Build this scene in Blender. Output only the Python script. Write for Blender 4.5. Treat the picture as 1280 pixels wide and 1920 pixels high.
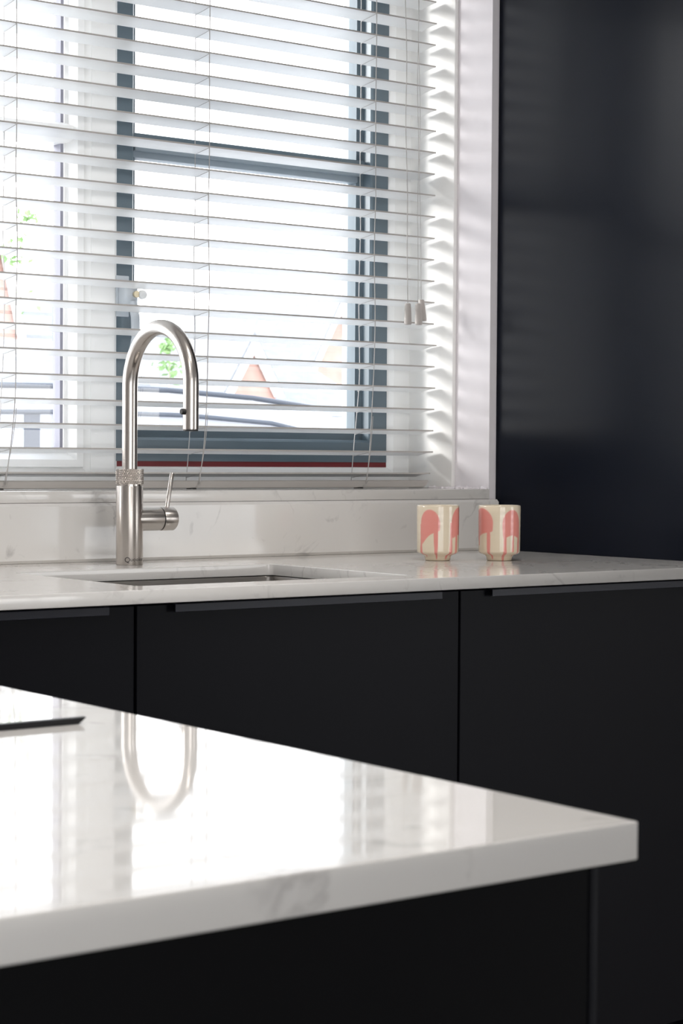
import bpy, bmesh, math, random
from mathutils import Vector, Matrix
random.seed(7)
PI = math.pi
scene = bpy.context.scene
C = scene.collection
for o in list(bpy.data.objects):
    bpy.data.objects.remove(o)

# ------------------------------------------------------------------ camera
CAM_Z, YAW, PITCH, ROLL = 1.0932, 0.64348, 0.02668, 0.00631
cd = bpy.data.cameras.new('camera')
cam = bpy.data.objects.new('camera', cd)
C.objects.link(cam)
fw = Vector((math.sin(YAW)*math.cos(PITCH), math.cos(YAW)*math.cos(PITCH), -math.sin(PITCH)))
rt = Vector((math.cos(YAW), -math.sin(YAW), 0))
up = rt.cross(fw)
r2 = rt*math.cos(ROLL) + up*math.sin(ROLL)
u2 = up*math.cos(ROLL) - rt*math.sin(ROLL)
m = Matrix((r2, u2, -fw)).transposed().to_4x4()
m.translation = (0, 0, CAM_Z)
cam.matrix_world = m
cd.sensor_fit = 'VERTICAL'
cd.sensor_height = 36.0
cd.sensor_width = 24.0
cd.lens = 3605.0/1920.0*36.0
cd.clip_start = 0.05
cd.clip_end = 500
cd.dof.use_dof = True
cd.dof.focus_distance = 3.3
cd.dof.aperture_fstop = 20.0
scene.camera = cam

# ------------------------------------------------------------------ view, world, sun
scene.view_settings.view_transform = 'Standard'
scene.view_settings.look = 'None'
scene.view_settings.exposure = 0.0
scene.view_settings.gamma = 1.0
scene.view_settings.use_curve_mapping = False
scene.cycles.use_denoising = True
scene.cycles.max_bounces = 10
scene.cycles.diffuse_bounces = 6
scene.cycles.transparent_max_bounces = 16
scene.cycles.sample_clamp_indirect = 8.0
scene.cycles.caustics_reflective = False
scene.cycles.caustics_refractive = False

SKY = 4.7
world = bpy.data.worlds.new('overcast_sky')
scene.world = world
world.use_nodes = True
wn = world.node_tree
bg = wn.nodes['Background']
tc = wn.nodes.new('ShaderNodeTexCoord')
sx = wn.nodes.new('ShaderNodeSeparateXYZ')
rp = wn.nodes.new('ShaderNodeValToRGB')
rp.color_ramp.elements[0].position = 0.0
rp.color_ramp.elements[0].color = (1.0, 0.99, 0.975, 1)
rp.color_ramp.elements[1].position = 0.7
rp.color_ramp.elements[1].color = (0.82, 0.90, 1.0, 1)
wn.links.new(tc.outputs['Generated'], sx.inputs[0])
wn.links.new(sx.outputs['Z'], rp.inputs[0])
wn.links.new(rp.outputs[0], bg.inputs[0])
bg.inputs[1].default_value = SKY

def lamp(name, kind, loc, energy, color=(1, 1, 1), **kw):
    d = bpy.data.lights.new(name, kind)
    d.energy = energy
    d.color = color
    for k, v in kw.items():
        setattr(d, k, v)
    o = bpy.data.objects.new(name, d)
    o.location = loc
    C.objects.link(o)
    return o

def aim(o, d):
    o.rotation_euler = Vector(d).to_track_quat('-Z', 'Y').to_euler()

sun = lamp('hazy_sun', 'SUN', (-4, 9, 6), 3.9, (1.0, 0.985, 0.96), angle=math.radians(16))
aim(sun, (0.80, -0.52, -0.235))
# sampling portals in the openings the daylight comes through (they guide the sky's own light)
pw = lamp('window_portal', 'AREA', (1.37, 3.50, 1.68), 1, shape='RECTANGLE', size=2.6, size_y=1.3)
aim(pw, (0, -1, 0)); pw.data.cycles.is_portal = True
for px_, pw_ in ((-0.55, 3.7), (6.0, 2.4)):
    pg = lamp('garden_door_portal', 'AREA', (px_, -3.02, 1.08), 1, shape='RECTANGLE', size=pw_, size_y=2.1)
    aim(pg, (0, 1, 0)); pg.data.cycles.is_portal = True

# ------------------------------------------------------------------ helpers
def newmat(name):
    mt = bpy.data.materials.new(name)
    mt.use_nodes = True
    nt = mt.node_tree
    return mt, nt, nt.nodes['Principled BSDF']

def simple(name, col, rough=0.5, metal=0.0, spec=0.5, bump=0.0, bscale=40.0, coat=0.0, var=0.03, vscale=6.0, trans=None):
    mt, nt, b = newmat(name)
    b.inputs['Roughness'].default_value = rough
    b.inputs['Metallic'].default_value = metal
    b.inputs['Specular IOR Level'].default_value = spec
    b.inputs['Coat Weight'].default_value = coat
    t = nt.nodes.new('ShaderNodeTexCoord')
    n = nt.nodes.new('ShaderNodeTexNoise')
    n.inputs['Scale'].default_value = vscale
    n.inputs['Detail'].default_value = 3
    nt.links.new(t.outputs['Object'], n.inputs['Vector'])
    r = nt.nodes.new('ShaderNodeValToRGB')
    r.color_ramp.elements[0].position = 0.3
    r.color_ramp.elements[1].position = 0.7
    r.color_ramp.elements[0].color = tuple(max(0, c*(1-var)) for c in col) + (1,)
    r.color_ramp.elements[1].color = tuple(min(1, c*(1+var)) for c in col) + (1,)
    nt.links.new(n.outputs['Fac'], r.inputs[0])
    nt.links.new(r.outputs[0], b.inputs['Base Color'])
    if bump:
        n2 = nt.nodes.new('ShaderNodeTexNoise')
        n2.inputs['Scale'].default_value = bscale
        n2.inputs['Detail'].default_value = 4
        nt.links.new(t.outputs['Object'], n2.inputs['Vector'])
        bp = nt.nodes.new('ShaderNodeBump')
        bp.inputs['Strength'].default_value = bump
        bp.inputs['Distance'].default_value = 0.002
        nt.links.new(n2.outputs['Fac'], bp.inputs['Height'])
        nt.links.new(bp.outputs[0], b.inputs['Normal'])
    return mt

def quartz_mat(name, rough):
    mt, nt, b = newmat(name)
    N, L = nt.nodes.new, nt.links.new
    t = N('ShaderNodeTexCoord')
    # thin broken veins
    n1 = N('ShaderNodeTexNoise'); n1.inputs['Scale'].default_value = 5.0; n1.inputs['Detail'].default_value = 6; n1.inputs['Distortion'].default_value = 1.2
    L(t.outputs['Object'], n1.inputs['Vector'])
    sub = N('ShaderNodeMath'); sub.operation = 'SUBTRACT'; sub.inputs[1].default_value = 0.5; L(n1.outputs['Fac'], sub.inputs[0])
    ab = N('ShaderNodeMath'); ab.operation = 'ABSOLUTE'; L(sub.outputs[0], ab.inputs[0])
    r1 = N('ShaderNodeValToRGB'); r1.color_ramp.elements[0].position = 0.0; r1.color_ramp.elements[1].position = 0.016
    r1.color_ramp.elements[0].color = (1, 1, 1, 1); r1.color_ramp.elements[1].color = (0, 0, 0, 1)
    L(ab.outputs[0], r1.inputs[0])
    n2 = N('ShaderNodeTexNoise'); n2.inputs['Scale'].default_value = 9.0; n2.inputs['Detail'].default_value = 5
    L(t.outputs['Object'], n2.inputs['Vector'])
    r2_ = N('ShaderNodeValToRGB'); r2_.color_ramp.elements[0].position = 0.53; r2_.color_ramp.elements[1].position = 0.66
    L(n2.outputs['Fac'], r2_.inputs[0])
    mu = N('ShaderNodeMath'); mu.operation = 'MULTIPLY'; L(r1.outputs[0], mu.inputs[0]); L(r2_.outputs[0], mu.inputs[1])
    # small smoky specks
    n3 = N('ShaderNodeTexNoise'); n3.inputs['Scale'].default_value = 26.0; n3.inputs['Detail'].default_value = 6; n3.inputs['Distortion'].default_value = 0.6
    L(t.outputs['Object'], n3.inputs['Vector'])
    r3 = N('ShaderNodeValToRGB'); r3.color_ramp.elements[0].position = 0.63; r3.color_ramp.elements[1].position = 0.76
    L(n3.outputs['Fac'], r3.inputs[0])
    ad = N('ShaderNodeMath'); ad.operation = 'MAXIMUM'; L(mu.outputs[0], ad.inputs[0]); L(r3.outputs[0], ad.inputs[1])
    sc_ = N('ShaderNodeMath'); sc_.operation = 'MULTIPLY'; sc_.inputs[1].default_value = 0.50; L(ad.outputs[0], sc_.inputs[0])
    # cloudy ground
    n4 = N('ShaderNodeTexNoise'); n4.inputs['Scale'].default_value = 2.5; n4.inputs['Detail'].default_value = 5
    L(t.outputs['Object'], n4.inputs['Vector'])
    r4 = N('ShaderNodeValToRGB'); r4.color_ramp.elements[0].position = 0.3; r4.color_ramp.elements[1].position = 0.7
    r4.color_ramp.elements[0].color = (0.71, 0.685, 0.655, 1); r4.color_ramp.elements[1].color = (0.77, 0.75, 0.725, 1)
    L(n4.outputs['Fac'], r4.inputs[0])
    mx = N('ShaderNodeMix'); mx.data_type = 'RGBA'
    L(sc_.outputs[0], mx.inputs['Factor']); L(r4.outputs[0], mx.inputs['A'])
    mx.inputs['B'].default_value = (0.36, 0.34, 0.33, 1)
    L(mx.outputs['Result'], b.inputs['Base Color'])
    b.inputs['Roughness'].default_value = rough
    b.inputs['Specular IOR Level'].default_value = 0.5
    b.inputs['IOR'].default_value = 1.54
    return mt

def steel_mat(name, col, rough, axis='Z', aniso=None):
    mt, nt, b = newmat(name)
    N, L = nt.nodes.new, nt.links.new
    t = N('ShaderNodeTexCoord')
    mp = N('ShaderNodeMapping')
    mp.inputs['Scale'].default_value = {'Z': (60, 60, 900), 'X': (900, 60, 60), 'N': (300, 300, 300)}[axis]
    L(t.outputs['Object'], mp.inputs['Vector'])
    n = N('ShaderNodeTexNoise'); n.inputs['Scale'].default_value = 1.0; n.inputs['Detail'].default_value = 2
    L(mp.outputs[0], n.inputs['Vector'])
    mr = N('ShaderNodeMapRange'); mr.inputs['To Min'].default_value = rough*0.8; mr.inputs['To Max'].default_value = rough*1.25
    L(n.outputs['Fac'], mr.inputs['Value']); L(mr.outputs[0], b.inputs['Roughness'])
    bp = N('ShaderNodeBump'); bp.inputs['Strength'].default_value = 0.12; bp.inputs['Distance'].default_value = 0.0004
    L(n.outputs['Fac'], bp.inputs['Height']); L(bp.outputs[0], b.inputs['Normal'])
    b.inputs['Base Color'].default_value = col + (1,)
    b.inputs['Metallic'].default_value = 1.0
    if aniso:
        b.inputs['Anisotropic'].default_value = 0.85; b.inputs['Anisotropic Rotation'].default_value = 0.25
        tg = N('ShaderNodeTangent'); tg.direction_type = 'RADIAL'; tg.axis = aniso
        L(tg.outputs[0], b.inputs['Tangent'])
    return mt

def glass_mat(name, fac=0.08, tint=(1, 1, 1)):
    mt = bpy.data.materials.new(name)
    mt.use_nodes = True
    nt = mt.node_tree
    nt.nodes.clear()
    out = nt.nodes.new('ShaderNodeOutputMaterial')
    mix = nt.nodes.new('ShaderNodeMixShader')
    tr = nt.nodes.new('ShaderNodeBsdfTransparent'); tr.inputs[0].default_value = tint + (1,)
    gl = nt.nodes.new('ShaderNodeBsdfGlossy'); gl.inputs['Roughness'].default_value = 0.0
    fr = nt.nodes.new('ShaderNodeLayerWeight'); fr.inputs[0].default_value = 0.5
    pw_ = nt.nodes.new('ShaderNodeMath'); pw_.operation = 'POWER'; pw_.inputs[1].default_value = 5.0
    ma_ = nt.nodes.new('ShaderNodeMath'); ma_.operation = 'MULTIPLY_ADD'; ma_.inputs[1].default_value = 0.96; ma_.inputs[2].default_value = 0.04
    nt.links.new(fr.outputs['Facing'], pw_.inputs[0]); nt.links.new(pw_.outputs[0], ma_.inputs[0])
    nt.links.new(ma_.outputs[0], mix.inputs[0])
    nt.links.new(tr.outputs[0], mix.inputs[1]); nt.links.new(gl.outputs[0], mix.inputs[2])
    nt.links.new(mix.outputs[0], out.inputs[0])
    return mt

M = {}
M['quartz'] = quartz_mat('white_veined_quartz', 0.10)
M['quartz_island'] = quartz_mat('white_polished_quartz', 0.04)
M['quartz_island'].node_tree.nodes['Principled BSDF'].inputs['Specular IOR Level'].default_value = 0.42
M['cab'] = simple('matt_blue_black_lacquer', (0.0032, 0.0033, 0.0050), 0.40, spec=0.11, var=0.04, bump=0.02, bscale=300)
M['panel'] = simple('satin_blue_black_panel', (0.0052, 0.0068, 0.0120), 0.22, spec=0.08, var=0.03)
M['island_black'] = simple('matt_black_laminate', (0.0012, 0.0012, 0.0016), 0.5, spec=0.08)  # cabinet lacquer darkened for the island base, shade put into the colour
M['handle'] = simple('blue_black_metal', (0.012, 0.0125, 0.019), 0.35, spec=0.3)
M['carcass'] = simple('black_carcass', (0.004, 0.004, 0.005), 0.7, spec=0.2)
M['plaster'] = simple('pale_lilac_emulsion', (0.80, 0.765, 0.79), 0.75, spec=0.25, bump=0.05, bscale=120)
M['room'] = simple('soft_white_emulsion', (0.70, 0.68, 0.66), 0.8, spec=0.2, bump=0.04, bscale=120)
M['white_trim'] = simple('white_satin_board', (0.83, 0.82, 0.80), 0.4, spec=0.4)
M['white_frame'] = simple('white_window_paint', (0.84, 0.84, 0.83), 0.3, spec=0.45)
M['gasket'] = simple('grey_glazing_gasket', (0.25, 0.25, 0.30), 0.6)
M['grey_frame'] = simple('slate_grey_window_paint', (0.105, 0.142, 0.168), 0.34, spec=0.45)
M['red_seal'] = simple('dark_red_seal', (0.16, 0.012, 0.016), 0.5)
M['slat'] = simple('white_slat_lacquer', (0.785, 0.79, 0.79), 0.35, spec=0.4)
M['rail'] = simple('taupe_rail_lacquer', (0.47, 0.445, 0.42), 0.35)
M['cord'] = simple('off_white_cord', (0.50, 0.48, 0.465), 0.8)
M['tassel'] = simple('taupe_grey_tassel', (0.47, 0.435, 0.41), 0.5)
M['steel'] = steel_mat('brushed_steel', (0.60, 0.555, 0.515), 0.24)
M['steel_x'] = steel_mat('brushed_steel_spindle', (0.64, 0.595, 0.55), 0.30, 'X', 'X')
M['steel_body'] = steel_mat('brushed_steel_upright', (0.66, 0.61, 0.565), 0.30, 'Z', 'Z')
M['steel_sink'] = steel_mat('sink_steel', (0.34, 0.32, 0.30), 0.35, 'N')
M['black'] = simple('matt_black_rubber', (0.01, 0.01, 0.01), 0.5)
M['ink'] = simple('dark_engraved_ink', (0.03, 0.025, 0.025), 0.5)
M['hob_trim'] = simple('satin_black', (0.008, 0.008, 0.009), 0.4, spec=0.3)
M['pane'] = glass_mat('window_glass')
M['floor'] = simple('warm_grey_floor_tile', (0.40, 0.38, 0.36), 0.35, spec=0.4, var=0.08)
M['handle_grey'] = simple('silver_grey_handle_paint', (0.52, 0.56, 0.60), 0.35, spec=0.5)
M['bead'] = simple('light_grey_glazing_bead', (0.27, 0.32, 0.36), 0.35)
M['brass'] = simple('pale_brass_lock', (0.60, 0.52, 0.36), 0.3, metal=0.6)
M['brick'] = simple('pale_red_brick', (0.46, 0.29, 0.245), 0.9, var=0.12, vscale=3)
M['render'] = simple('white_house_render', (0.85, 0.85, 0.84), 0.9)
M['roof'] = simple('grey_roof_slate', (0.225, 0.23, 0.245), 0.8, var=0.1)
M['gravel'] = simple('light_paving', (0.62, 0.61, 0.60), 0.9, var=0.08)
M['leaf'] = simple('fresh_green_leaf', (0.22, 0.36, 0.14), 0.6, var=0.2)
M['bark'] = simple('pale_bark', (0.40, 0.36, 0.31), 0.9)
M['car'] = simple('white_car_paint', (0.45, 0.46, 0.48), 0.25, coat=0.3)
M['car_dark'] = simple('dark_car_trim', (0.06, 0.07, 0.09), 0.5)
M['car_glass'] = simple('tinted_car_glass', (0.28, 0.30, 0.34), 0.05, spec=0.8)  # pale base colour stands in for sky reflected in the glass
M['lampglow'] = None

def finish(name, bm, mat, parent=None, smooth=False, sharp=None):
    me = bpy.data.meshes.new(name)
    bm.normal_update()
    bm.to_mesh(me)
    bm.free()
    if mat:
        me.materials.append(mat)
    if smooth:
        for p in me.polygons:
            p.use_smooth = True
        if sharp:
            try:
                me.set_sharp_from_angle(angle=math.radians(sharp))
            except Exception:
                pass
    o = bpy.data.objects.new(name, me)
    C.objects.link(o)
    if parent is not None:
        o.parent = parent
        o.location = -parent.location if parent.type == 'EMPTY' else Vector((0, 0, 0))
    return o

def bx(bm, a, b, bevel=0.0, seg=2):
    """axis-aligned box from corner a to corner b, in world coordinates"""
    tmp = bmesh.new()
    bmesh.ops.create_cube(tmp, size=1)
    c = [(a[i]+b[i])/2 for i in range(3)]
    s = [abs(b[i]-a[i]) for i in range(3)]
    for v in tmp.verts:
        v.co = Vector((c[i]+v.co[i]*s[i] for i in range(3)))
    if bevel:
        bmesh.ops.bevel(tmp, geom=tmp.edges[:], offset=bevel, segments=seg, affect='EDGES', profile=0.5)
    merge(bm, tmp)

def merge(bm, tmp):
    mp = {}
    for v in tmp.verts:
        mp[v] = bm.verts.new(v.co)
    for f in tmp.faces:
        try:
            nf = bm.faces.new([mp[v] for v in f.verts])
            nf.smooth = f.smooth
        except ValueError:
            pass
    tmp.free()

def box(name, a, b, mat, parent=None, bevel=0.0, seg=2):
    bm = bmesh.new()
    bx(bm, a, b, bevel, seg)
    return finish(name, bm, mat, parent, smooth=bevel > 0, sharp=35)

def prism(bm, prof, fn, t0, t1):
    """polygon profile [(a,b)..] swept straight from t0 to t1; fn(a,b,t) -> world point"""
    r0 = [bm.verts.new(fn(a, b, t0)) for a, b in prof]
    r1 = [bm.verts.new(fn(a, b, t1)) for a, b in prof]
    n = len(prof)
    bm.faces.new(r0); bm.faces.new(r1[::-1])
    for i in range(n):
        bm.faces.new((r0[i], r1[i], r1[(i+1) % n], r0[(i+1) % n]))

def lathe(bm, prof, centre, axis='Z', n=48, cap=True):
    """prof = [(radius, height)]"""
    cx, cy, cz = centre
    rings = []
    for r, h in prof:
        ring = []
        for k in range(n):
            a = 2*PI*k/n
            if axis == 'Z': p = (cx+r*math.cos(a), cy+r*math.sin(a), cz+h)
            elif axis == 'X': p = (cx+h, cy+r*math.cos(a), cz+r*math.sin(a))
            else: p = (cx+r*math.cos(a), cy+h, cz+r*math.sin(a))
            ring.append(bm.verts.new(p))
        rings.append(ring)
    for A_, B_ in zip(rings, rings[1:]):
        for k in range(n):
            bm.faces.new((A_[k], A_[(k+1) % n], B_[(k+1) % n], B_[k]))
    if cap:
        bm.faces.new(rings[0][::-1]); bm.faces.new(rings[-1])

def tube(bm, pts, rad, n=12, cap=True):
    pts = [Vector(p) for p in pts]
    rad = rad if isinstance(rad, (list, tuple)) else [rad]*len(pts)
    prev = None
    rings = []
    for i, p in enumerate(pts):
        d = (pts[min(i+1, len(pts)-1)] - pts[max(i-1, 0)]).normalized()
        if prev is None:
            ref = Vector((0, 0, 1)) if abs(d.z) < 0.9 else Vector((1, 0, 0))
            s = d.cross(ref).normalized()
        else:
            s = (prev - d*prev.dot(d)).normalized()
        prev = s
        t = d.cross(s)
        rings.append([bm.verts.new(p + (s*math.cos(2*PI*k/n) + t*math.sin(2*PI*k/n))*rad[i]) for k in range(n)])
    for A_, B_ in zip(rings, rings[1:]):
        for k in range(n):
            bm.faces.new((A_[k], A_[(k+1) % n], B_[(k+1) % n], B_[k]))
    if cap:
        bm.faces.new(rings[0][::-1]); bm.faces.new(rings[-1])

def empty(name, loc, label=None, cat=None, group=None):
    o = bpy.data.objects.new(name, None)
    o.location = loc
    o.empty_display_size = 0.05
    C.objects.link(o)
    return tag(o, label, cat, group)

def tag(o, label=None, cat=None, group=None, kind=None):
    if label: o['label'] = label
    if cat: o['category'] = cat
    if group: o['group'] = group
    if kind: o['kind'] = kind
    return o

def struct(o):
    o['kind'] = 'structure'
    return o

def fix(bm):
    bmesh.ops.recalc_face_normals(bm, faces=bm.faces[:])

# ------------------------------------------------------------------ room shell
XL, XR, YB, YW = -3.2, 7.60, -3.0, 3.018     # left wall, right wall, rear wall, window wall
WX0, WX1, WZ0, WZ1 = 0.36, 2.646, 1.016, 2.33   # window opening
H = 2.45
YO = 3.40
bm = bmesh.new()
bx(bm, (XL, YW, -0.02), (WX0, YO, H)); bx(bm, (WX1, YW, -0.02), (XR, YO, H))
bx(bm, (WX0, YW, -0.02), (WX1, YO, WZ0)); bx(bm, (WX0, YW, WZ1), (WX1, YO, H))
struct(finish('wall_back', bm, M['plaster']))
struct(box('wall_right', (XR, YB-0.15, -0.02), (XR+0.15, YO, H), M['room']))
struct(box('wall_left', (XL-0.15, YB-0.15, -0.02), (XL, YO, H), M['room']))
bm = bmesh.new()
GZ1 = 2.15
ADDED_DOORS = ((-2.4, 1.3), (4.8, 7.2))
xs = [XL, -2.4, 1.3, 4.8, 7.2, XR]
for k in (0, 2, 4):
    bx(bm, (xs[k], YB-0.15, -0.02), (xs[k+1], YB, H))
for a_, b_ in ADDED_DOORS:
    bx(bm, (a_, YB-0.15, GZ1), (b_, YB, H))
struct(finish('wall_front', bm, M['room']))
struct(box('floor', (XL-0.15, YB-0.15, -0.12), (XR+0.15, YO, 0.0), M['floor']))
struct(box('ceiling', (XL-0.15, YB-0.15, H), (XR+0.15, YO, H+0.15), M['room']))
struct(tag(box('ground', (-70, -70, -0.35), (120, 120, -0.14), M['gravel'])))

# unseen garden doors behind the camera, added to let in fill daylight
for k, (a_, b_) in enumerate(ADDED_DOORS):
    d = struct(empty('door_%d' % (k+1), ((a_+b_)/2, YB-0.08, 0)))
    bm = bmesh.new()
    m_ = (a_+b_)/2
    for xa, xb in ((a_, a_+0.05), (b_-0.05, b_)) + (((m_-0.04, m_+0.04),) if b_-a_ > 1 else ()):
        bx(bm, (xa, YB-0.11, 0), (xb, YB-0.05, GZ1))
    bx(bm, (a_, YB-0.11, 0), (b_, YB-0.05, 0.06)); bx(bm, (a_, YB-0.11, GZ1-0.06), (b_, YB-0.05, GZ1))
    finish('door_frame', bm, M['grey_frame'], d)

# white lining boards of the reveal, deep by the window
struct(box('trim_1', (2.636, 3.126, 1.036), (2.646, 3.30, WZ1), M['white_trim'], bevel=0.0015))
struct(box('trim_2', (WX0, 3.126, 1.036), (WX0+0.01, 3.30, WZ1), M['white_trim'], bevel=0.0015))

# ------------------------------------------------------------------ window
YF = 3.272       # front face of white outer frame
def miter_frame(name, x0, x1, z0, z1, prof, mat, parent):
    """picture-frame moulding; prof = [(inset, y)] closed polygon, inset measured inwards from the outer edge"""
    bm = bmesh.new()
    rings = []
    for ins, y in prof:
        rings.append([bm.verts.new(p) for p in ((x0+ins, y, z0+ins), (x1-ins, y, z0+ins), (x1-ins, y, z1-ins), (x0+ins, y, z1-ins))])
    n = len(prof)
    for i in range(n):
        A_, B_ = rings[i], rings[(i+1) % n]
        for k in range(4):
            bm.faces.new((A_[k], A_[(k+1) % 4], B_[(k+1) % 4], B_[k]))
    fix(bm)
    return finish(name, bm, mat, parent)

win = struct(empty('window_1', (1.5, YF, WZ0+0.02)))
# vertical layout (x): reveal | frame | right sash | mullion | left light | mullion | far light
MULL = [(1.122, 1.170), (1.846, 1.894)]
FB, FT = 1.036, 2.32
bm = bmesh.new()
bx(bm, (2.597, YF, FB), (2.640, 3.345, FT)); bx(bm, (WX0, YF, FB), (WX0+0.05, 3.345, FT))
bx(bm, (WX0+0.05, YF, FB), (2.597, 3.345, 1.064)); bx(bm, (WX0+0.05, YF, 2.27), (2.597, 3.345, FT))
for a, b_ in MULL:
    bx(bm, (a, YF, 1.064), (b_, 3.345, 2.27))
finish('window_frame', bm, M['white_frame'], win)
# sloped white rebate around the dark sash
miter_frame('sash_rebate', 1.894, 2.597, 1.064, 2.27,
            [(0, YF), (0.004, YF+0.0), (0.020, YF+0.010), (0.020, 3.34), (0, 3.34)], M['white_frame'], win)
# slate grey opening sash
SX0, SX1, SZ0, SZ1 = 1.898, 2.577, 1.090, 2.25
def sash(prof_z, mat, name, parent, x0=SX0, x1=SX1, z0=SZ0, z1=SZ1):
    return miter_frame(name, x0, x1, z0, z1, prof_z, mat, parent)
ys0 = YF+0.004
grey = sash([(0, ys0), (0.042, ys0), (0.046, ys0+0.004), (0.048, ys0+0.026), (0.064, ys0+0.030), (0.064, 3.335), (0, 3.335)], M['grey_frame'], 'sash', win)
# meeting rail across the grey sash
bm = bmesh.new()
bx(bm, (SX0+0.05, ys0+0.014, 1.722), (SX1-0.052, 3.330, 1.737), 0.003)
finish('meeting_rail', bm, M['grey_frame'], grey, True, 35)
bm = bmesh.new()
bx(bm, (SX0+0.06, ys0+0.028, 1.690), (SX1-0.06, 3.336, 1.7215), 0.003)
bx(bm, (SX0+0.06, ys0+0.020, 1.703), (SX1-0.06, ys0+0.030, 1.7215), 0.002)
finish('lower_bead', bm, M['bead'], grey, True, 35)
box('seal', (SX0-0.004, ys0+0.002, 1.0795), (SX1+0.001, ys0+0.03, 1.0905), M['red_seal'], win)
box('pane', (SX0+0.06, 3.318, SZ0+0.06), (SX1-0.06, 3.322, SZ1-0.06), M['pane'], win)
# grey sash handle with its lock and lever
hx = 1.915
hd = box('window_handle', (hx-0.013, ys0-0.004, 1.372), (hx+0.016, ys0, 1.452), M['handle_grey'], win, 0.0015)
bm = bmesh.new()
bx(bm, (hx-0.010, ys0-0.034, 1.392), (hx+0.020, ys0-0.003, 1.438), 0.006, 3)
hb = finish('lock_body', bm, M['handle_grey'], hd, True, 40)
bm = bmesh.new()
tube(bm, [(hx+0.008, ys0-0.030, 1.40), (hx+0.011, ys0-0.036, 1.37), (hx+0.012, ys0-0.036, 1.33), (hx+0.008, ys0-0.034, 1.300), (hx+0.004, ys0-0.033, 1.288)],
     [0.009, 0.009, 0.0085, 0.0095, 0.008], 14)
finish('lever', bm, M['handle_grey'], hd, True, 40)
bm = bmesh.new()
lathe(bm, [(0.0065, 0), (0.0065, 0.006), (0.004, 0.008)], (hx+0.012, ys0-0.041, 1.414), 'Y', 20)
finish('lock_cylinder', bm, M['brass'], hb, True, 40)
bm = bmesh.new()
lathe(bm, [(0.0075, 0), (0.009, 0.002), (0.009, 0.008), (0.0075, 0.010)], (hx+0.025, ys0-0.044, 1.414), 'Y', 20)
finish('lock_knob', bm, M['white_frame'], hb, True, 40)
# white framed lights left of it
def white_light(x0, x1):
    s = miter_frame('white_sash', x0, x1, 1.064, 2.27,
                    [(0, YF+0.002), (0.012, YF+0.012), (0.014, YF+0.004), (0.028, YF+0.004), (0.040, YF+0.022), (0.046, YF+0.024), (0.046, 3.338), (0, 3.338)],
                    M['white_frame'], win)
    miter_frame('gasket', x0+0.044, x1-0.044, 1.064+0.044, 2.27-0.044, [(0, YF+0.027), (0.007, YF+0.030), (0.007, 3.33), (0, 3.33)], M['gasket'], s)
    bm = bmesh.new()
    # transom with sloped edges
    prism(bm, [(1.700, YF+0.026), (1.707, YF+0.010), (1.733, YF+0.010), (1.740, YF+0.026), (1.740, 3.336), (1.700, 3.336)],
          lambda a, b, t: (t, b, a), x0+0.034, x1-0.034)
    fix(bm)
    finish('transom', bm, M['white_frame'], s)
    box('pane', (x0+0.046, 3.318, 1.110), (x1-0.046, 3.322, 2.224), M['pane'], win)
white_light(1.170, 1.846)
white_light(WX0+0.05, 1.122)
# outer masonry-side subframe, seen through the glass
miter_frame('outer_frame', 1.894, 2.640, FB-0.01, 2.31, [(0.0, 3.35), (0.095, 3.35), (0.095, 3.395), (0.0, 3.395)], M['handle_grey'], win)

# sill slab
struct(box('trim_3', (WX0-0.02, 3.0135, 1.0155), (2.6445, 3.2705, 1.036), M['quartz'], bevel=0.0012))
# rough plaster bead where reveal meets sill
bm = bmesh.new()
pts = []
n = 46
for i in range(n+1):
    y = 3.022 + (3.20-3.022)*i/n
    xx = 2.6455 if y < 3.124 else 2.6355
    pts.append((xx-0.001-0.0015*random.random(), y, 1.0362+0.001*random.random()))
tube(bm, pts, [0.0022+0.0042*random.random()**2 for _ in pts], 7)
for i in range(60):
    y = 3.022 + 0.13*random.random()
    tmp = bmesh.new()
    bmesh.ops.create_icosphere(tmp, subdivisions=1, radius=0.0008+0.0026*random.random()**2)
    xx = (2.645 if y < 3.124 else 2.635)-0.012*random.random()**2
    bmesh.ops.translate(tmp, verts=tmp.verts[:], vec=(xx, y, 1.0368))
    merge(bm, tmp)
struct(finish('trim_4', bm, M['plaster'], None, True))

# ------------------------------------------------------------------ venetian blind
BY, BZ, BP = 3.1694, 1.0675, 0.045446
BX0, BX1 = 0.39, 2.621
TILT = 0.0068
blind = empty('venetian_blind', (1.5, BY+0.025, 1.037), 'white venetian blind with wide half-open slats hanging in the window recess', 'blind')
SW, ST = 0.050, 0.0030
def slat_bm(x0, x1):
    bm = bmesh.new()
    K = 6
    top, bot = [], []
    for i in range(K+1):
        s = i/K
        crown = 0.0016*(1-(2*s-1)**2)
        top.append((s*SW, -TILT*s + crown + ST/2))
        bot.append((s*SW, -TILT*s + crown - ST/2))
    prof = top + bot[::-1]
    prism(bm, prof, lambda a, b, t: (t, a, b), x0, x1)
    fix(bm)
    return bm
xc = (BX0+BX1)/2
jit = [-0.008, -0.001, 0.0, 0.002, 0.004, 0.002, 0.007, -0.001, 0.0005]
slat0 = None
ns = 27
for i in range(ns):
    if i == 0:
        bm = slat_bm(BX0-xc, BX1-xc)
        slat0 = finish('slat', bm, M['slat'], blind)
        slat0.data.materials.append(M['rail'])
        for p in slat0.data.polygons:
            if abs(p.normal.y) > 0.9:  # slat edge faces coloured taupe to stand for shade on the room side
                p.material_index = 1
        s = slat0
    else:
        s = slat0.copy()
        C.objects.link(s)
        s.parent = blind
    dx = jit[i] if i < len(jit) else random.uniform(-0.0015, 0.0015)
    s.location = Vector((xc+dx, BY, BZ+i*BP)) - blind.location
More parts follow.
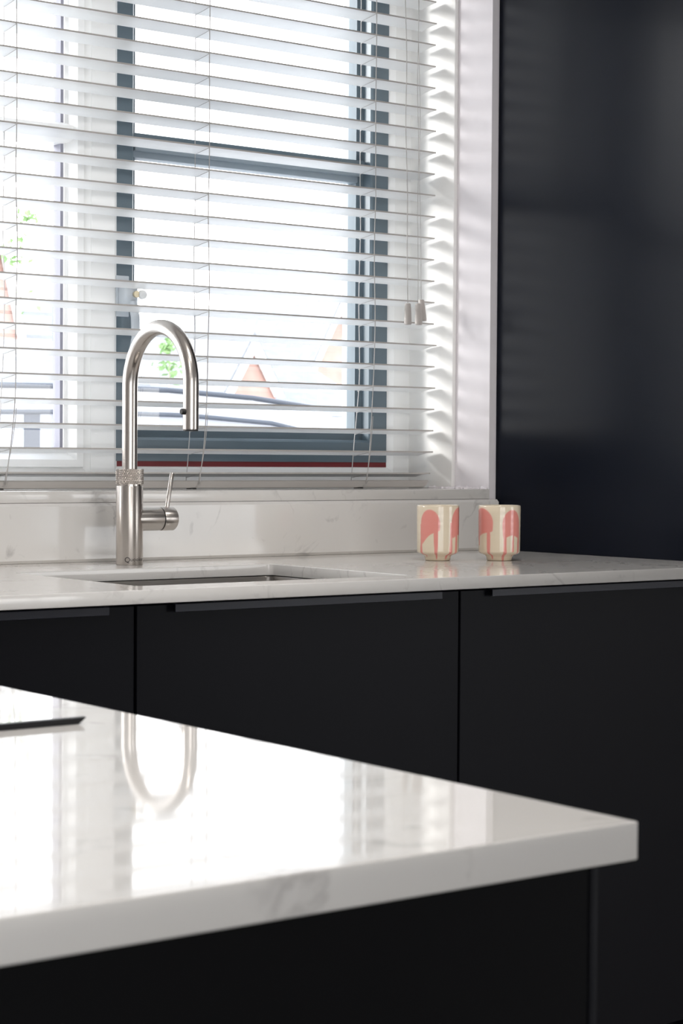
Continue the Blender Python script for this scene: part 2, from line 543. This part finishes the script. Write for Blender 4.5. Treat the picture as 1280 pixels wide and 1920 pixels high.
# bottom rail
bm = bmesh.new()
prism(bm, [(0.000, 0.0135), (0.005, 0.0155), (0.045, 0.0150), (0.050, 0.012), (0.047, 0.001), (0.043, 0), (0.006, 0), (0.002, 0.001)],
      lambda a, b, t: (t + (-(0.0155-b)*0.9 if t > 2 else (0.0155-b)*0.9), BY+a, 1.0375+b), BX0+0.006, BX1-0.010)
fix(bm)
finish('bottom_rail', bm, M['rail'], blind)
box('head_rail', (BX0, BY-0.004, 2.285), (BX1, BY+0.054, 2.328), M['slat'], blind, 0.002)
def wob(z, k):
    w = max(0.0, (1.28-z)/0.22)
    return -0.018*w**1.5 + 0.0016*math.sin(z*21+k)*(1 if z < 1.65 else 0.3)
LAD = [0.79, 1.2125, 1.632, 2.048, 2.458]
for j, lx in enumerate(LAD):
    bm = bmesh.new()
    zs = [1.046 + 0.02*i for i in range(63)]
    tube(bm, [(lx+wob(z, j), BY-0.0022, z) for z in zs], 0.0009, 6)
    tube(bm, [(lx+0.002+wob(z, j+2), BY+0.0525, z) for z in zs], 0.0009, 6)
    tube(bm, [(lx+0.003+wob(z, j)*1.3+0.002*math.sin(z*17+1), BY-0.0030, z) for z in zs if z < 1.20], 0.0006, 6)
    for i in range(ns):
        z = BZ + i*BP
        x_ = lx+wob(z, j)
        tube(bm, [(x_, BY-0.002, z-0.0026), (x_+0.001, BY+0.025, z-0.0022-TILT*0.5), (x_, BY+0.052, z-0.0030-TILT)], 0.0005, 6)
    tube(bm, [(lx-0.014, BY-0.002, 1.052), (lx-0.02, BY-0.003, 1.044), (lx-0.030, BY+0.006, 1.038)], 0.0006, 6)
    finish('ladder_cord', bm, M['cord'], blind, True)
    bm = bmesh.new()
    lathe(bm, [(0.010, 0), (0.010, 0.0022), (0.006, 0.003)], (lx-0.030, BY+0.010, 1.0363), 'Z', 16)
    finish('cord_plug', bm, M['black'], blind, True, 40)
# pull cords and tassels
for k, (x0, xt, zt, lean, yo) in enumerate(((2.5105, 2.524, 1.4225, 0.0005, -0.030), (2.5500, 2.5565, 1.4240, 0.002, -0.024), (2.5560, 2.5705, 1.4335, 0.0055, -0.017))):
    bm = bmesh.new()
    pts = []
    for i in range(41):
        s = i/40
        z = 2.29 + (zt+0.001-2.29)*s
        x = x0 + (xt-x0)*s**1.3 + 0.0018*math.sin(s*19+k*2)*math.sin(PI*s)
        pts.append((x, BY+yo, z))
    tube(bm, pts, 0.00085 if k == 0 else 0.0006, 6)
    cd_ = finish('lift_cord', bm, M['cord'], blind, True)
    bm = bmesh.new()
    prof = [(0.0052, 0.0), (0.0062, -0.0015), (0.0074, -0.020), (0.0080, -0.040), (0.0076, -0.0435), (0.0062, -0.0445)]
    ln = Vector((lean, 0, 0))
    lathe(bm, prof[::-1], (xt, BY+yo, zt), 'Z', 24)
    for v in bm.verts:
        v.co.x += lean*(zt-v.co.z)/0.045
    tas = finish('tassel', bm, M['tassel'], cd_, True, 50)
    tas.location = (0, 0, 0)

# ------------------------------------------------------------------ splashback, worktop
tag(box('splashback', (-0.6, 2.998, 0.9102), (2.6615, 3.0175, 1.0150), M['quartz'], bevel=0.0055, seg=1),
    'low veined white quartz upstand along the wall behind the tap and mugs', 'splashback')

def curve_slab(name, loops, z0, z1, bevel, mat):
    cu = bpy.data.curves.new(name, 'CURVE')
    cu.dimensions = '2D'
    cu.fill_mode = 'BOTH'
    for lp in loops:
        sp = cu.splines.new('POLY')
        sp.points.add(len(lp)-1)
        for i, (x, y) in enumerate(lp):
            sp.points[i].co = (x, y, 0, 1)
        sp.use_cyclic_u = True
    cu.extrude = (z1-z0)/2 - bevel
    cu.bevel_depth = bevel
    cu.bevel_resolution = 2
    cu.offset = -bevel
    o = bpy.data.objects.new('tmp_curve', cu)
    C.objects.link(o)
    dg = bpy.context.evaluated_depsgraph_get()
    dg.update()
    me = bpy.data.meshes.new_from_object(o.evaluated_get(dg))
    bpy.data.objects.remove(o)
    bpy.data.curves.remove(cu)
    for v in me.vertices:
        v.co.z += (z0+z1)/2
    me.materials.clear()
    me.materials.append(mat)
    me.name = name
    ob = bpy.data.objects.new(name, me)
    C.objects.link(ob)
    return ob

def rrect(x0, y0, x1, y1, r, n=6):
    P = []
    for cx, cy, a0 in ((x1-r, y0+r, -90), (x1-r, y1-r, 0), (x0+r, y1-r, 90), (x0+r, y0+r, 180)):
        for i in range(n+1):
            a = math.radians(a0 + 90*i/n)
            P.append((cx+r*math.cos(a), cy+r*math.sin(a)))
    return P

CUT = (1.432, 2.400, 1.937, 2.790)
WY0 = 2.3235
wt = curve_slab('worktop', [[(-0.6, WY0), (2.6615, WY0), (2.6615, 3.0178), (-0.6, 3.0178)], rrect(*CUT, 0.010)[::-1]], 0.890, 0.910, 0.0012, M['quartz'])
tag(wt, 'long white quartz worktop under the window with the sink cut-out', 'worktop')

# sink
sk = empty('kitchen_sink', (1.685, 2.595, 0.70), 'undermounted rectangular steel sink set below the window worktop', 'sink')
bm = bmesh.new()
def ring(o, z, r):
    return [bm.verts.new((x, y, z)) for x, y in rrect(CUT[0]-o, CUT[1]-o, CUT[2]+o, CUT[3]+o, r)]
R = [ring(0.012, 0.8895, 0.02), ring(0.002, 0.8895, 0.012), ring(0.0, 0.887, 0.012), ring(-0.002, 0.72, 0.014), ring(-0.010, 0.706, 0.02), ring(-0.03, 0.702, 0.03),
     ring(-0.03, 0.700, 0.03), ring(-0.006, 0.702, 0.022), ring(0.004, 0.718, 0.016), ring(0.004, 0.885, 0.014), ring(0.012, 0.887, 0.02)]
for A_, B_ in zip(R, R[1:]):
    for k in range(len(A_)):
        bm.faces.new((A_[k], A_[(k+1) % len(A_)], B_[(k+1) % len(A_)], B_[k]))
for k in range(len(R[0])):
    bm.faces.new((R[-1][k], R[-1][(k+1) % len(R[0])], R[0][(k+1) % len(R[0])], R[0][k]))
bm.faces.new(R[5]); bm.faces.new(R[6][::-1])
fix(bm)
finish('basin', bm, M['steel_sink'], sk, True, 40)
bm = bmesh.new()
lathe(bm, [(0.045, 0.0), (0.045, 0.003), (0.038, 0.004), (0.030, 0.001), (0.006, 0.001)], (1.685, 2.60, 0.7022), 'Z', 32)
finish('drain', bm, M['steel'], sk, True, 40)

# ------------------------------------------------------------------ tap
TX, TY, TZ = 1.7110, 2.8955, 0.9101
tap = empty('boiling_water_tap', (TX, TY, TZ), 'brushed steel tap with tall arched spout and knurled ring beside the sink', 'tap')
bm = bmesh.new()
lathe(bm, [(0.0226, 0.0), (0.0232, 0.0008), (0.0232, 0.1360), (0.0226, 0.1370), (0.0150, 0.1370)], (TX, TY, TZ), 'Z', 64)
body = finish('tap_body', bm, M['steel_body'], tap, True, 40)
bm = bmesh.new()
# knurled ring: two crossing helical sets of grooves
NC, NR, z0k, z1k = 352, 44, 0.1400, 0.1665
rings = []
for r_ in range(NR+1):
    zz = z0k + (z1k-z0k)*r_/NR
    ringv = []
    for k in range(NC):
        a = 2*PI*k/NC
        g1 = abs(math.sin(a*22 + (zz-z0k)*2*PI*145/2))
        g2 = abs(math.sin(a*22 - (zz-z0k)*2*PI*145/2))
        rad = 0.0232 if r_ in (0, NR) else 0.0229 + 0.0013*min(g1, g2)
        ringv.append(bm.verts.new((TX+rad*math.cos(a), TY+rad*math.sin(a), TZ+zz)))
    rings.append(ringv)
for A_, B_ in zip(rings, rings[1:]):
    for k in range(NC):
        bm.faces.new((A_[k], A_[(k+1) % NC], B_[(k+1) % NC], B_[k]))
bm.faces.new(rings[0][::-1]); bm.faces.new(rings[-1])
lathe(bm, [(0.0205, 0.136), (0.0205, 0.141)], (TX, TY, TZ), 'Z', 48)
finish('knurled_ring', bm, M['steel'], tap)
RS, RT_ = 0.0985, 0.0132
pts = [(TX, TY, TZ+0.160), (TX, TY, TZ+0.20), (TX, TY, TZ+0.25), (TX, TY, TZ+0.29)]
ARC = TZ + 0.3085
for i in range(0, 41):
    a = PI - PI*i/40
    pts.append((TX, TY-RS-RS*math.cos(a), ARC + RS*math.sin(a)))
ZE = 1.1435
zz = ARC
pts += [(TX, TY-2*RS, ARC-0.02), (TX, TY-2*RS, ZE+0.012)]
bm = bmesh.new()
tube(bm, pts, RT_, 40)
finish('spout', bm, M['steel'], tap, True, 60)
bm = bmesh.new()
lathe(bm, [(0.0120, -0.0018), (0.0120, 0.0), (RT_, 0.0004), (RT_+0.0001, 0.0125)], (TX, TY-2*RS, ZE), 'Z', 40)
noz = finish('nozzle', bm, M['steel'], tap, True, 40)
bm = bmesh.new()
lathe(bm, [(0.0112, -0.003), (0.0124, -0.0028), (0.0124, -0.0004)], (TX, TY-2*RS, ZE), 'Z', 40)
finish('aerator', bm, M['black'], noz, True, 40)
bm = bmesh.new()
lathe(bm, [(0.0042, -0.0045), (0.0050, -0.0035), (0.0050, 0.004)], (TX-RT_-0.0015, TY-2*RS, ZE+0.029), 'X', 20)
finish('spray_button', bm, M['black'], tap, True, 40)
# mixer handle on the right-hand side
HZ = 0.0790
bm = bmesh.new()
lathe(bm, [(0.0205, 0.010), (0.0205, 0.0595), (0.0198, 0.0605)], (TX, TY, TZ+HZ), 'X', 56)
hs = finish('handle_barrel', bm, M['steel_x'], tap, True, 40)
bm = bmesh.new()
lathe(bm, [(0.0192, 0.0600), (0.0192, 0.0630)], (TX, TY, TZ+HZ), 'X', 48)
finish('joint', bm, M['black'], hs, True, 40)
bm = bmesh.new()
lathe(bm, [(0.0202, 0.0625), (0.0208, 0.0633), (0.0208, 0.0865), (0.0195, 0.0885), (0.012, 0.0890)], (TX, TY, TZ+HZ), 'X', 56)
hc = finish('handle_cap', bm, M['steel_x'], tap, True, 40)
bm = bmesh.new()
tube(bm, [(TX+0.0755, TY, TZ+HZ+0.016), (TX+0.0775, TY, TZ+HZ+0.030), (TX+0.0865, TY, TZ+HZ+0.0795), (TX+0.0868, TY, TZ+HZ+0.0805)], [0.0040, 0.0040, 0.0040, 0.0034], 20)
finish('lever', bm, M['steel'], tap, True, 40)
# wordmark wrapped round the foot of the body
fc = bpy.data.curves.new('mark', 'FONT')
fc.body = 'uooker'
fc.size = 0.0094
fc.space_character = 1.08
fq = bpy.data.curves.new('mark_q', 'FONT')
fq.body = 'Q'
fq.size = 0.0125
bm = bmesh.new()
off = 0.0
for cu, sh, adv in ((fq, -0.0004, 0.0100), (fc, 0.0014, 0)):
    o = bpy.data.objects.new('tmp_text', cu)
    C.objects.link(o)
    dg = bpy.context.evaluated_depsgraph_get(); dg.update()
    me = bpy.data.meshes.new_from_object(o.evaluated_get(dg))
    bpy.data.objects.remove(o)
    tmp = bmesh.new(); tmp.from_mesh(me)
    bpy.data.meshes.remove(me)
    bmesh.ops.subdivide_edges(tmp, edges=tmp.edges[:], cuts=1)
    for v in tmp.verts:
        u = v.co.x + off
        a = -PI/2 - math.radians(52) + u/0.0232
        zz = v.co.y + sh
        v.co = Vector((TX+0.02335*math.cos(a), TY+0.02335*math.sin(a), TZ+0.0056+zz))
    merge(bm, tmp)
    off += adv
ml = finish('wordmark', bm, M['ink'], tap)
ml['label'] = 'dark engraved brand lettering'

# ------------------------------------------------------------------ mugs
def mug_mat():
    mt, nt, b = newmat('cream_glaze_with_pink_drips')
    at = nt.nodes.new('ShaderNodeAttribute'); at.attribute_name = 'drip'
    mx = nt.nodes.new('ShaderNodeMix'); mx.data_type = 'RGBA'
    n = nt.nodes.new('ShaderNodeTexNoise'); n.inputs['Scale'].default_value = 30
    t = nt.nodes.new('ShaderNodeTexCoord'); nt.links.new(t.outputs['Object'], n.inputs['Vector'])
    r = nt.nodes.new('ShaderNodeValToRGB')
    r.color_ramp.elements[0].color = (0.69, 0.585, 0.43, 1); r.color_ramp.elements[1].color = (0.74, 0.65, 0.51, 1)
    nt.links.new(n.outputs['Fac'], r.inputs[0])
    nt.links.new(at.outputs['Fac'], mx.inputs['Factor'])
    nt.links.new(r.outputs[0], mx.inputs['A'])
    mx.inputs['B'].default_value = (0.72, 0.27, 0.23, 1)
    nt.links.new(mx.outputs['Result'], b.inputs['Base Color'])
    b.inputs['Roughness'].default_value = 0.12
    b.inputs['Coat Weight'].default_value = 0.4
    b.inputs['Coat Roughness'].default_value = 0.03
    return mt
M['mug'] = mug_mat()
CAMDIR = math.atan2(-0.80, -0.60)     # direction from the mugs towards the room

def seg_d(px, py, ax, ay, bx_, by):
    dx, dy = bx_-ax, by-ay
    L_ = dx*dx+dy*dy
    s = 0 if L_ == 0 else max(0, min(1, ((px-ax)*dx+(py-ay)*dy)/L_))
    return math.hypot(px-ax-s*dx, py-ay-s*dy)

def make_mug(cx, cy, blobs, label):
    """blobs: (centre arc position in m, half width, z centre, half height, [(drip arc pos, z end, width)], skew)"""
    t = empty('ceramic_mug', (cx, cy, 0.9101), label, 'mug', 'handleless drip-glazed mugs on the worktop')
    RM = 0.0392
    prof = [(0.0, 0.0020), (0.0200, 0.0020), (0.0215, 0.0), (0.0232, 0.0008), (0.0240, 0.0060), (0.0262, 0.0100), (0.0360, 0.0135), (0.0382, 0.0160)]
    for i in range(1, 56):
        s = i/55
        prof.append((RM - 0.0008*(1-s)**2 - 0.0002*math.sin(s*40)*0.3, 0.0160 + (0.1005-0.0160)*s))
    prof += [(RM-0.0006, 0.1020), (RM-0.0016, 0.1026), (RM-0.0028, 0.1018), (RM-0.0036, 0.098), (RM-0.0042, 0.05), (RM-0.0048, 0.022), (0.030, 0.0150), (0.0, 0.0140)]
    n = 224
    me = bpy.data.meshes.new('cup')
    verts, faces, val = [], [], []
    inner = len(prof) - 7
    for j, (r, h) in enumerate(prof):
        for k in range(n):
            a = 2*PI*k/n
            verts.append((cx+r*math.cos(a), cy+r*math.sin(a), 0.9101+h))
            u = (a - CAMDIR + PI) % (2*PI) - PI
            u *= RM
            v = 0.0
            if j < inner:
                for (uc, hw, zc, hh, drips, skew) in blobs:
                    du = (u-uc)/hw
                    # egg: rounder at top, cut off along a slope at the bottom
                    zz_ = h
                    if zz_ >= zc:
                        dd = math.hypot(du, (zz_-zc)/hh)
                    else:
                        tt = (zc-zz_)/hh
                        lim = 0.88 - skew*du + 0.10*math.cos(du*PI)*(-1)
                        dd = max(abs(du)*(1+0.12*tt*tt), tt/max(0.2, lim))
                    v = max(v, max(0, min(1, (1.0-dd)*14+0.5)))
                    for (ud, ze, wd) in drips:
                        if zz_ < zc:
                            w_ = wd*(1+0.25*math.sin(zz_*70+ud*300))
                            d_ = seg_d(u, zz_, ud, zc, ud+0.001*math.sin(ud*900), ze)
                            v = max(v, max(0, min(1, (1-d_/w_)*4+0.5)))
            val.append(v)
    nr = len(prof)
    for j in range(nr-1):
        for k in range(n):
            faces.append((j*n+k, j*n+(k+1) % n, (j+1)*n+(k+1) % n, (j+1)*n+k))
    me.from_pydata(verts, [], faces)
    at = me.attributes.new('drip', 'FLOAT', 'POINT')
    at.data.foreach_set('value', val)
    me.materials.append(M['mug'])
    for p in me.polygons:
        p.use_smooth = True
    o = bpy.data.objects.new('cup', me)
    C.objects.link(o)
    o.parent = t
    o.location = -t.location
    return t

R_ = 0.0392
def au(s):   # arc position of a lateral position s (fraction of radius) in the photograph's view
    return R_*math.asin(max(-0.99, min(0.99, s)))
make_mug(2.274, 2.735, [
    (au(-0.44), 0.0200, 0.068, 0.0265, [(au(-0.80), 0.012, 0.0030), (au(-0.15), 0.006, 0.0033)], 0.55),
    (au(0.93), 0.0215, 0.070, 0.0285, [(au(0.60), 0.006, 0.0030), (au(0.86), 0.012, 0.0030)], 0.0),
    (au(-0.44)-0.082, 0.018, 0.066, 0.026, [(au(-0.44)-0.092, 0.010, 0.003), (au(-0.44)-0.074, 0.02, 0.003)], 0.4),
    (au(-0.44)+0.165, 0.018, 0.066, 0.026, [(au(-0.44)+0.158, 0.010, 0.003), (au(-0.44)+0.176, 0.02, 0.003)], 0.4),
], 'cream mug with pink drips, the left one, standing in front of the splashback')
make_mug(2.374, 2.677, [
    (au(-0.88), 0.0270, 0.070, 0.0275, [(au(-0.58), 0.006, 0.0030), (au(-0.97), 0.03, 0.003)], 0.45),
    (au(0.54), 0.0200, 0.068, 0.0265, [(au(0.19), 0.004, 0.0036), (au(0.60), 0.019, 0.0024), (au(0.86), 0.012, 0.0026)], 0.0),
    (au(0.54)+0.085, 0.018, 0.066, 0.026, [(au(0.54)+0.078, 0.010, 0.003), (au(0.54)+0.094, 0.02, 0.003)], 0.4),
], 'cream mug with pink drips, the right one, standing against the dark tall cabinet')

# ------------------------------------------------------------------ base cabinets
YD = 2.3435         # front face of doors
def base_cabinet(x0, label, hx0, hx1):
    x1 = x0+0.6
    t = empty('base_cabinet', ((x0+x1)/2, 2.65, 0), label, 'cabinet', 'dark base cabinets under the window worktop')
    bm = bmesh.new()
    bx(bm, (x0+0.001, YD+0.022, 0.10), (x0+0.019, 2.99, 0.888)); bx(bm, (x1-0.019, YD+0.022, 0.10), (x1-0.001, 2.99, 0.888))
    bx(bm, (x0+0.001, YD+0.022, 0.10), (x1-0.001, 2.99, 0.118)); bx(bm, (x0+0.019, 2.972, 0.118), (x1-0.019, 2.99, 0.888))
    bx(bm, (x0+0.019, YD+0.022, 0.865), (x1-0.019, YD+0.040, 0.888))
    finish('carcass', bm, M['carcass'], t)
    box('plinth', (x0+0.001, YD+0.06, 0.0), (x1-0.001, YD+0.078, 0.10), M['cab'], t)
    dr = box('door', (x0+0.0022, YD, 0.105), (x1-0.0022, YD+0.020, 0.8862), M['cab'], t, 0.0008, 1)
    bm = bmesh.new()
    prism(bm, [(YD+0.004, 0.8863), (YD+0.004, 0.8875), (YD-0.0105, 0.8875), (YD-0.0115, 0.8865), (YD-0.0115, 0.8760), (YD-0.0095, 0.8755), (YD-0.0095, 0.8863)],
          lambda a, b, s: (s, a, b), hx0, hx1)
    fix(bm)
    h = finish('handle', bm, M['handle'], dr)
    h.location = (0, 0, 0)
    return t
base_cabinet(-0.405, 'dark base cabinet farthest left, at the end of the worktop', -0.355, 0.145)
base_cabinet(0.195, 'dark base cabinet second from the left end of the run', 0.245, 0.745)
base_cabinet(0.795, 'dark base cabinet left of the sink cabinet, at the left edge of the picture', 0.846, 1.346)
base_cabinet(1.395, 'wide dark base cabinet directly under the sink', 1.4543, 1.9493)
base_cabinet(1.995, 'dark base cabinet beneath the two mugs, next to the tall cabinet', 2.0546, 2.5500)
tag(box('filler_panel', (2.5965, YD, 0.0), (2.6610, YD+0.02, 0.886), M['cab']), 'narrow dark filler strip between base cabinet and tall cabinet', 'panel')

# tall cabinet on the right
t = empty('tall_cabinet', (2.96, 2.68, 0), 'tall blue-black cabinet standing at the right end of the worktop', 'cabinet')
box('end_panel', (2.6630, 2.318, 0.0), (2.6820, 3.0165, 2.40), M['panel'], t, 0.0008, 1)
bm = bmesh.new()
bx(bm, (2.683, 2.345, 0.10), (3.262, 3.016, 2.40))
finish('carcass', bm, M['carcass'], t)
dr = box('door', (2.6835, 2.318, 0.105), (3.262, 2.338, 2.395), M['panel'], t, 0.0008, 1)
box('plinth', (2.6835, 2.375, 0.0), (3.262, 2.393, 0.099), M['panel'], t)
h = box('handle', (3.20, 2.290, 1.0), (3.212, 2.318, 1.5), M['handle'], dr)
h.location = (0, 0, 0)

# ------------------------------------------------------------------ island
IX1, IY0, IX0, IY1 = 0.7088, 0.6913, -1.70, 1.62
it = curve_slab('island_worktop', [[(IX0, IY0), (IX1, IY0), (IX1, IY1), (IX0, IY1)]], 0.890, 0.910, 0.0010, M['quartz_island'])
tag(it, 'thick polished white quartz island top in the foreground', 'worktop')
t = empty('kitchen_island', (-0.5, 1.15, 0), 'black kitchen island base below the foreground white top', 'island')
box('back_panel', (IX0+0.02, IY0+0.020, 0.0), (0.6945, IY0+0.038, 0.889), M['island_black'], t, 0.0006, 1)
box('end_panel', (0.6950, IY0+0.019, 0.0), (0.7000, IY1-0.06, 0.889), M['cab'], t, 0.0010, 2)
box('carcass', (IX0+0.02, IY0+0.040, 0.10), (0.679, IY1-0.06, 0.886), M['carcass'], t)
box('front_panel', (IX0+0.02, IY1-0.059, 0.0), (0.6975, IY1-0.041, 0.889), M['cab'], t, 0.0008, 1)

# slim black bar lying on the island
bm = bmesh.new()
prism(bm, [(1.1668, 0.9103), (1.1745, 0.9103), (1.1740, 0.9142), (1.1720, 0.9148), (1.1672, 0.9146)],
      lambda a, b, s_: (s_ - (0.006*(1-(b-0.9103)/0.0045) if s_ > 0.3 else 0), a, b), 0.235, 0.6560)
fix(bm)
o = finish('black_bar', bm, M['hob_trim'])
tag(o, 'slim black bar lying across the left of the white island top', 'bar')

# ------------------------------------------------------------------ ceiling fill lamps, added out of frame to brighten the room
def emit_mat(strength):
    mt, nt, b = newmat('lamp_diffuser_glow')
    b.inputs['Emission Color'].default_value = (1, 0.93, 0.84, 1)
    b.inputs['Emission Strength'].default_value = strength
    return mt
EM = emit_mat(3.0)
for k, (x, y, w) in enumerate(((1.7, 1.75, 12.0), (0.6, 0.95, 14.5), (-1.0, -0.4, 6.0))):
    t = empty('ceiling_light', (x, y, H), ['round recessed ceiling light over the aisle by the tall cabinet', 'round recessed ceiling light over the aisle by the window', 'round recessed ceiling light in the rear of the room'][k], 'light', 'recessed ceiling lights')
    bm = bmesh.new(); lathe(bm, [(0.075, -0.006), (0.09, -0.004), (0.09, 0.0)], (x, y, H-0.0005), 'Z', 32)
    finish('ring', bm, M['white_trim'], t, True, 40)
    bm = bmesh.new(); lathe(bm, [(0.070, -0.0075), (0.072, -0.006)], (x, y, H-0.0005), 'Z', 32)
    finish('diffuser', bm, EM, t)
    a = lamp('downlight', 'AREA', (0, 0, -0.012), w, (1.0, 0.97, 0.94), shape='DISK', size=0.30)
    a.parent = t

# ------------------------------------------------------------------ outside: car, houses, saplings
def extr(name, prof, y0, y1, mat, parent, inset=0.0, bevel=0.0):
    bm = bmesh.new()
    prism(bm, prof, lambda a, b, s: (a, s, b), y0, y1)
    fix(bm)
    if bevel:
        bmesh.ops.bevel(bm, geom=bm.edges[:], offset=bevel, segments=3, affect='EDGES', profile=0.5)
    return finish(name, bm, mat, parent, True, 40)
car = empty('parked_car', (4.6, 8.9, -0.14), 'white car parked outside beyond the window', 'car')
g = -0.14
extr('body', [(2.3, 0.10), (2.25, 0.55), (2.35, 0.88), (3.0, 0.94), (6.3, 0.92), (7.1, 0.74), (7.3, 0.55), (7.25, 0.10)], 8.0, 9.7, M['car'], car, bevel=0.06)
top = [(2.75, 0.90), (3.05, 1.22), (3.4, 1.37), (3.9, 1.425), (4.5, 1.435), (5.0, 1.430), (5.5, 1.405), (5.95, 1.35), (6.3, 1.20), (6.75, 0.90)]
extr('roof_shell', top, 8.08, 9.62, M['car'], car, bevel=0.03)
extr('side_glass', [(3.0, 0.95), (3.35, 1.26), (3.9, 1.30), (4.5, 1.31), (5.1, 1.305), (5.6, 1.275), (6.0, 1.20), (6.4, 0.95)], 8.070, 8.082, M['car_glass'], car)
bm = bmesh.new()
tube(bm, [(3.5, 8.10, 1.40), (3.9, 8.09, 1.432), (4.5, 8.09, 1.442), (5.0, 8.09, 1.436), (5.5, 8.09, 1.410), (5.9, 8.10, 1.368)], 0.012, 8)
finish('roof_rail', bm, M['car_dark'], car, True)
bm = bmesh.new()
tube(bm, [(3.3, 8.065, 1.25), (3.9, 8.065, 1.307), (4.5, 8.065, 1.318), (5.1, 8.065, 1.312), (5.6, 8.065, 1.282), (6.0, 8.065, 1.21)], 0.011, 8)
finish('drip_strip', bm, M['car_dark'], car, True)
box('door_pillar', (4.20, 8.066, 0.93), (4.28, 8.080, 1.31), M['car_dark'], car)
for x in (3.15, 6.2):
    for y in (8.0, 9.5):
        bm = bmesh.new()
        lathe(bm, [(0.20, 0.0), (0.31, 0.01), (0.32, 0.05), (0.32, 0.15), (0.31, 0.19), (0.2, 0.2)], (x, y, g+0.325), 'Y', 32)
        finish('wheel', bm, M['car_dark'], car, True, 40)

def house(xc, y, zapex, hw, zbase, ridge, label, depth=6.0):
    """steep front gable in brick with white barge boards, long slate roof running behind it to the left"""
    t = empty('gabled_house', (xc, y, g), label, 'house', 'brick houses across the street')
    bm = bmesh.new()
    prism(bm, [(-hw, g), (hw, g), (hw, zbase), (0, zapex-0.12), (-hw, zbase)], lambda a, b, s: (xc+a, s, b), y, y+depth)
    fix(bm); finish('gable_wall', bm, M['brick'], t)
    bm = bmesh.new()
    e = 0.08
    k = (zapex-zbase)/hw
    for sgn in (-1, 1):
        prism(bm, [(0, zapex), (sgn*(hw+e), zbase-e*k), (sgn*(hw+e-0.13), zbase-e*k), (0, zapex-0.13*k)], lambda a, b, s: (xc+a, s, b), y-0.12, y-0.04)
    fix(bm); finish('barge_board', bm, M['render'], t)
    bm = bmesh.new()
    for sgn in (-1, 1):
        prism(bm, [(0, zapex+0.06), (sgn*(hw+e), zbase-e*k+0.06), (sgn*(hw+e), zbase-e*k), (0, zapex)], lambda a, b, s: (xc+a, s, b), y-0.1, y+depth)
    fix(bm); finish('gable_roof', bm, M['roof'], t)
    bm = bmesh.new()
    prism(bm, [(y+1.0, zbase-0.35), (y+3.6, zbase+ridge), (y+6.2, zbase-0.35)], lambda a, b, s: (s, a, b), xc-3.2, xc+3.2)
    fix(bm); finish('main_roof', bm, M['roof'], t)
    box('main_wall', (xc-3.1, y+1.3, g), (xc+3.1, y+5.9, zbase-0.35), M['render'], t)
    wf = box('window', (xc-0.35, y-0.03, zbase-1.4), (xc+0.35, y, zbase-0.5), M['render'], t)
    p = box('pane', (xc-0.28, y-0.04, zbase-1.33), (xc+0.28, y-0.031, zbase-0.57), M['car_glass'], wf)
    p.location = (0, 0, 0)
house(14.92, 22.0, 2.80, 0.42, 2.10, 0.75, 'brick house with a small steep gable, seen low in the middle of the window')
house(23.9, 32.0, 4.40, 0.95, 2.6, 1.2, 'brick house with a white-edged steep gable at the right of the window')
house(15.1, 30.0, 5.3, 0.62, 2.6, 1.6, 'tall narrow brick gable seen through the left window light')
house(-6.0, 34.0, 5.0, 1.2, 3.0, 1.6, 'brick house far to the left across the street')

def sapling(x, y, h, label, spots):
    t = empty('young_tree', (x, y, g), label, 'tree', 'young trees outside the window')
    bm = bmesh.new()
    tube(bm, [(x, y, g), (x+0.02, y, 0.6), (x-0.01, y, h*0.7), (x+0.01, y, h)], [0.02, 0.016, 0.01, 0.004], 8)
    finish('trunk', bm, M['bark'], t, True)
    bm = bmesh.new()
    for (dx, dz, r, cnt) in spots:
        for i in range(cnt):
            c = Vector((x+dx+random.gauss(0, r), y+random.gauss(0, r), dz+random.gauss(0, r)))
            a, b_ = Vector([random.uniform(-1, 1) for _ in range(3)]).normalized(), Vector([random.uniform(-1, 1) for _ in range(3)]).normalized()
            l, w = 0.032, 0.016
            pr = [c-a*l, c+b_*w, c+a*l, c-b_*w]
            bm.faces.new([bm.verts.new(p) for p in pr])
    finish('foliage', bm, M['leaf'], t)
sapling(6.22, 12.0, 2.8, 'young green-leaved sapling seen through the left light', [(0.06, 2.76, 0.04, 40), (-0.05, 2.52, 0.05, 50), (0.0, 2.2, 0.06, 10)])
sapling(7.42, 12.0, 1.95, 'small green sapling seen through the arch of the tap', [(-0.02, 1.90, 0.03, 45), (-0.04, 1.80, 0.04, 30), (0.05, 1.74, 0.04, 30), (-0.01, 2.0, 0.03, 15)])
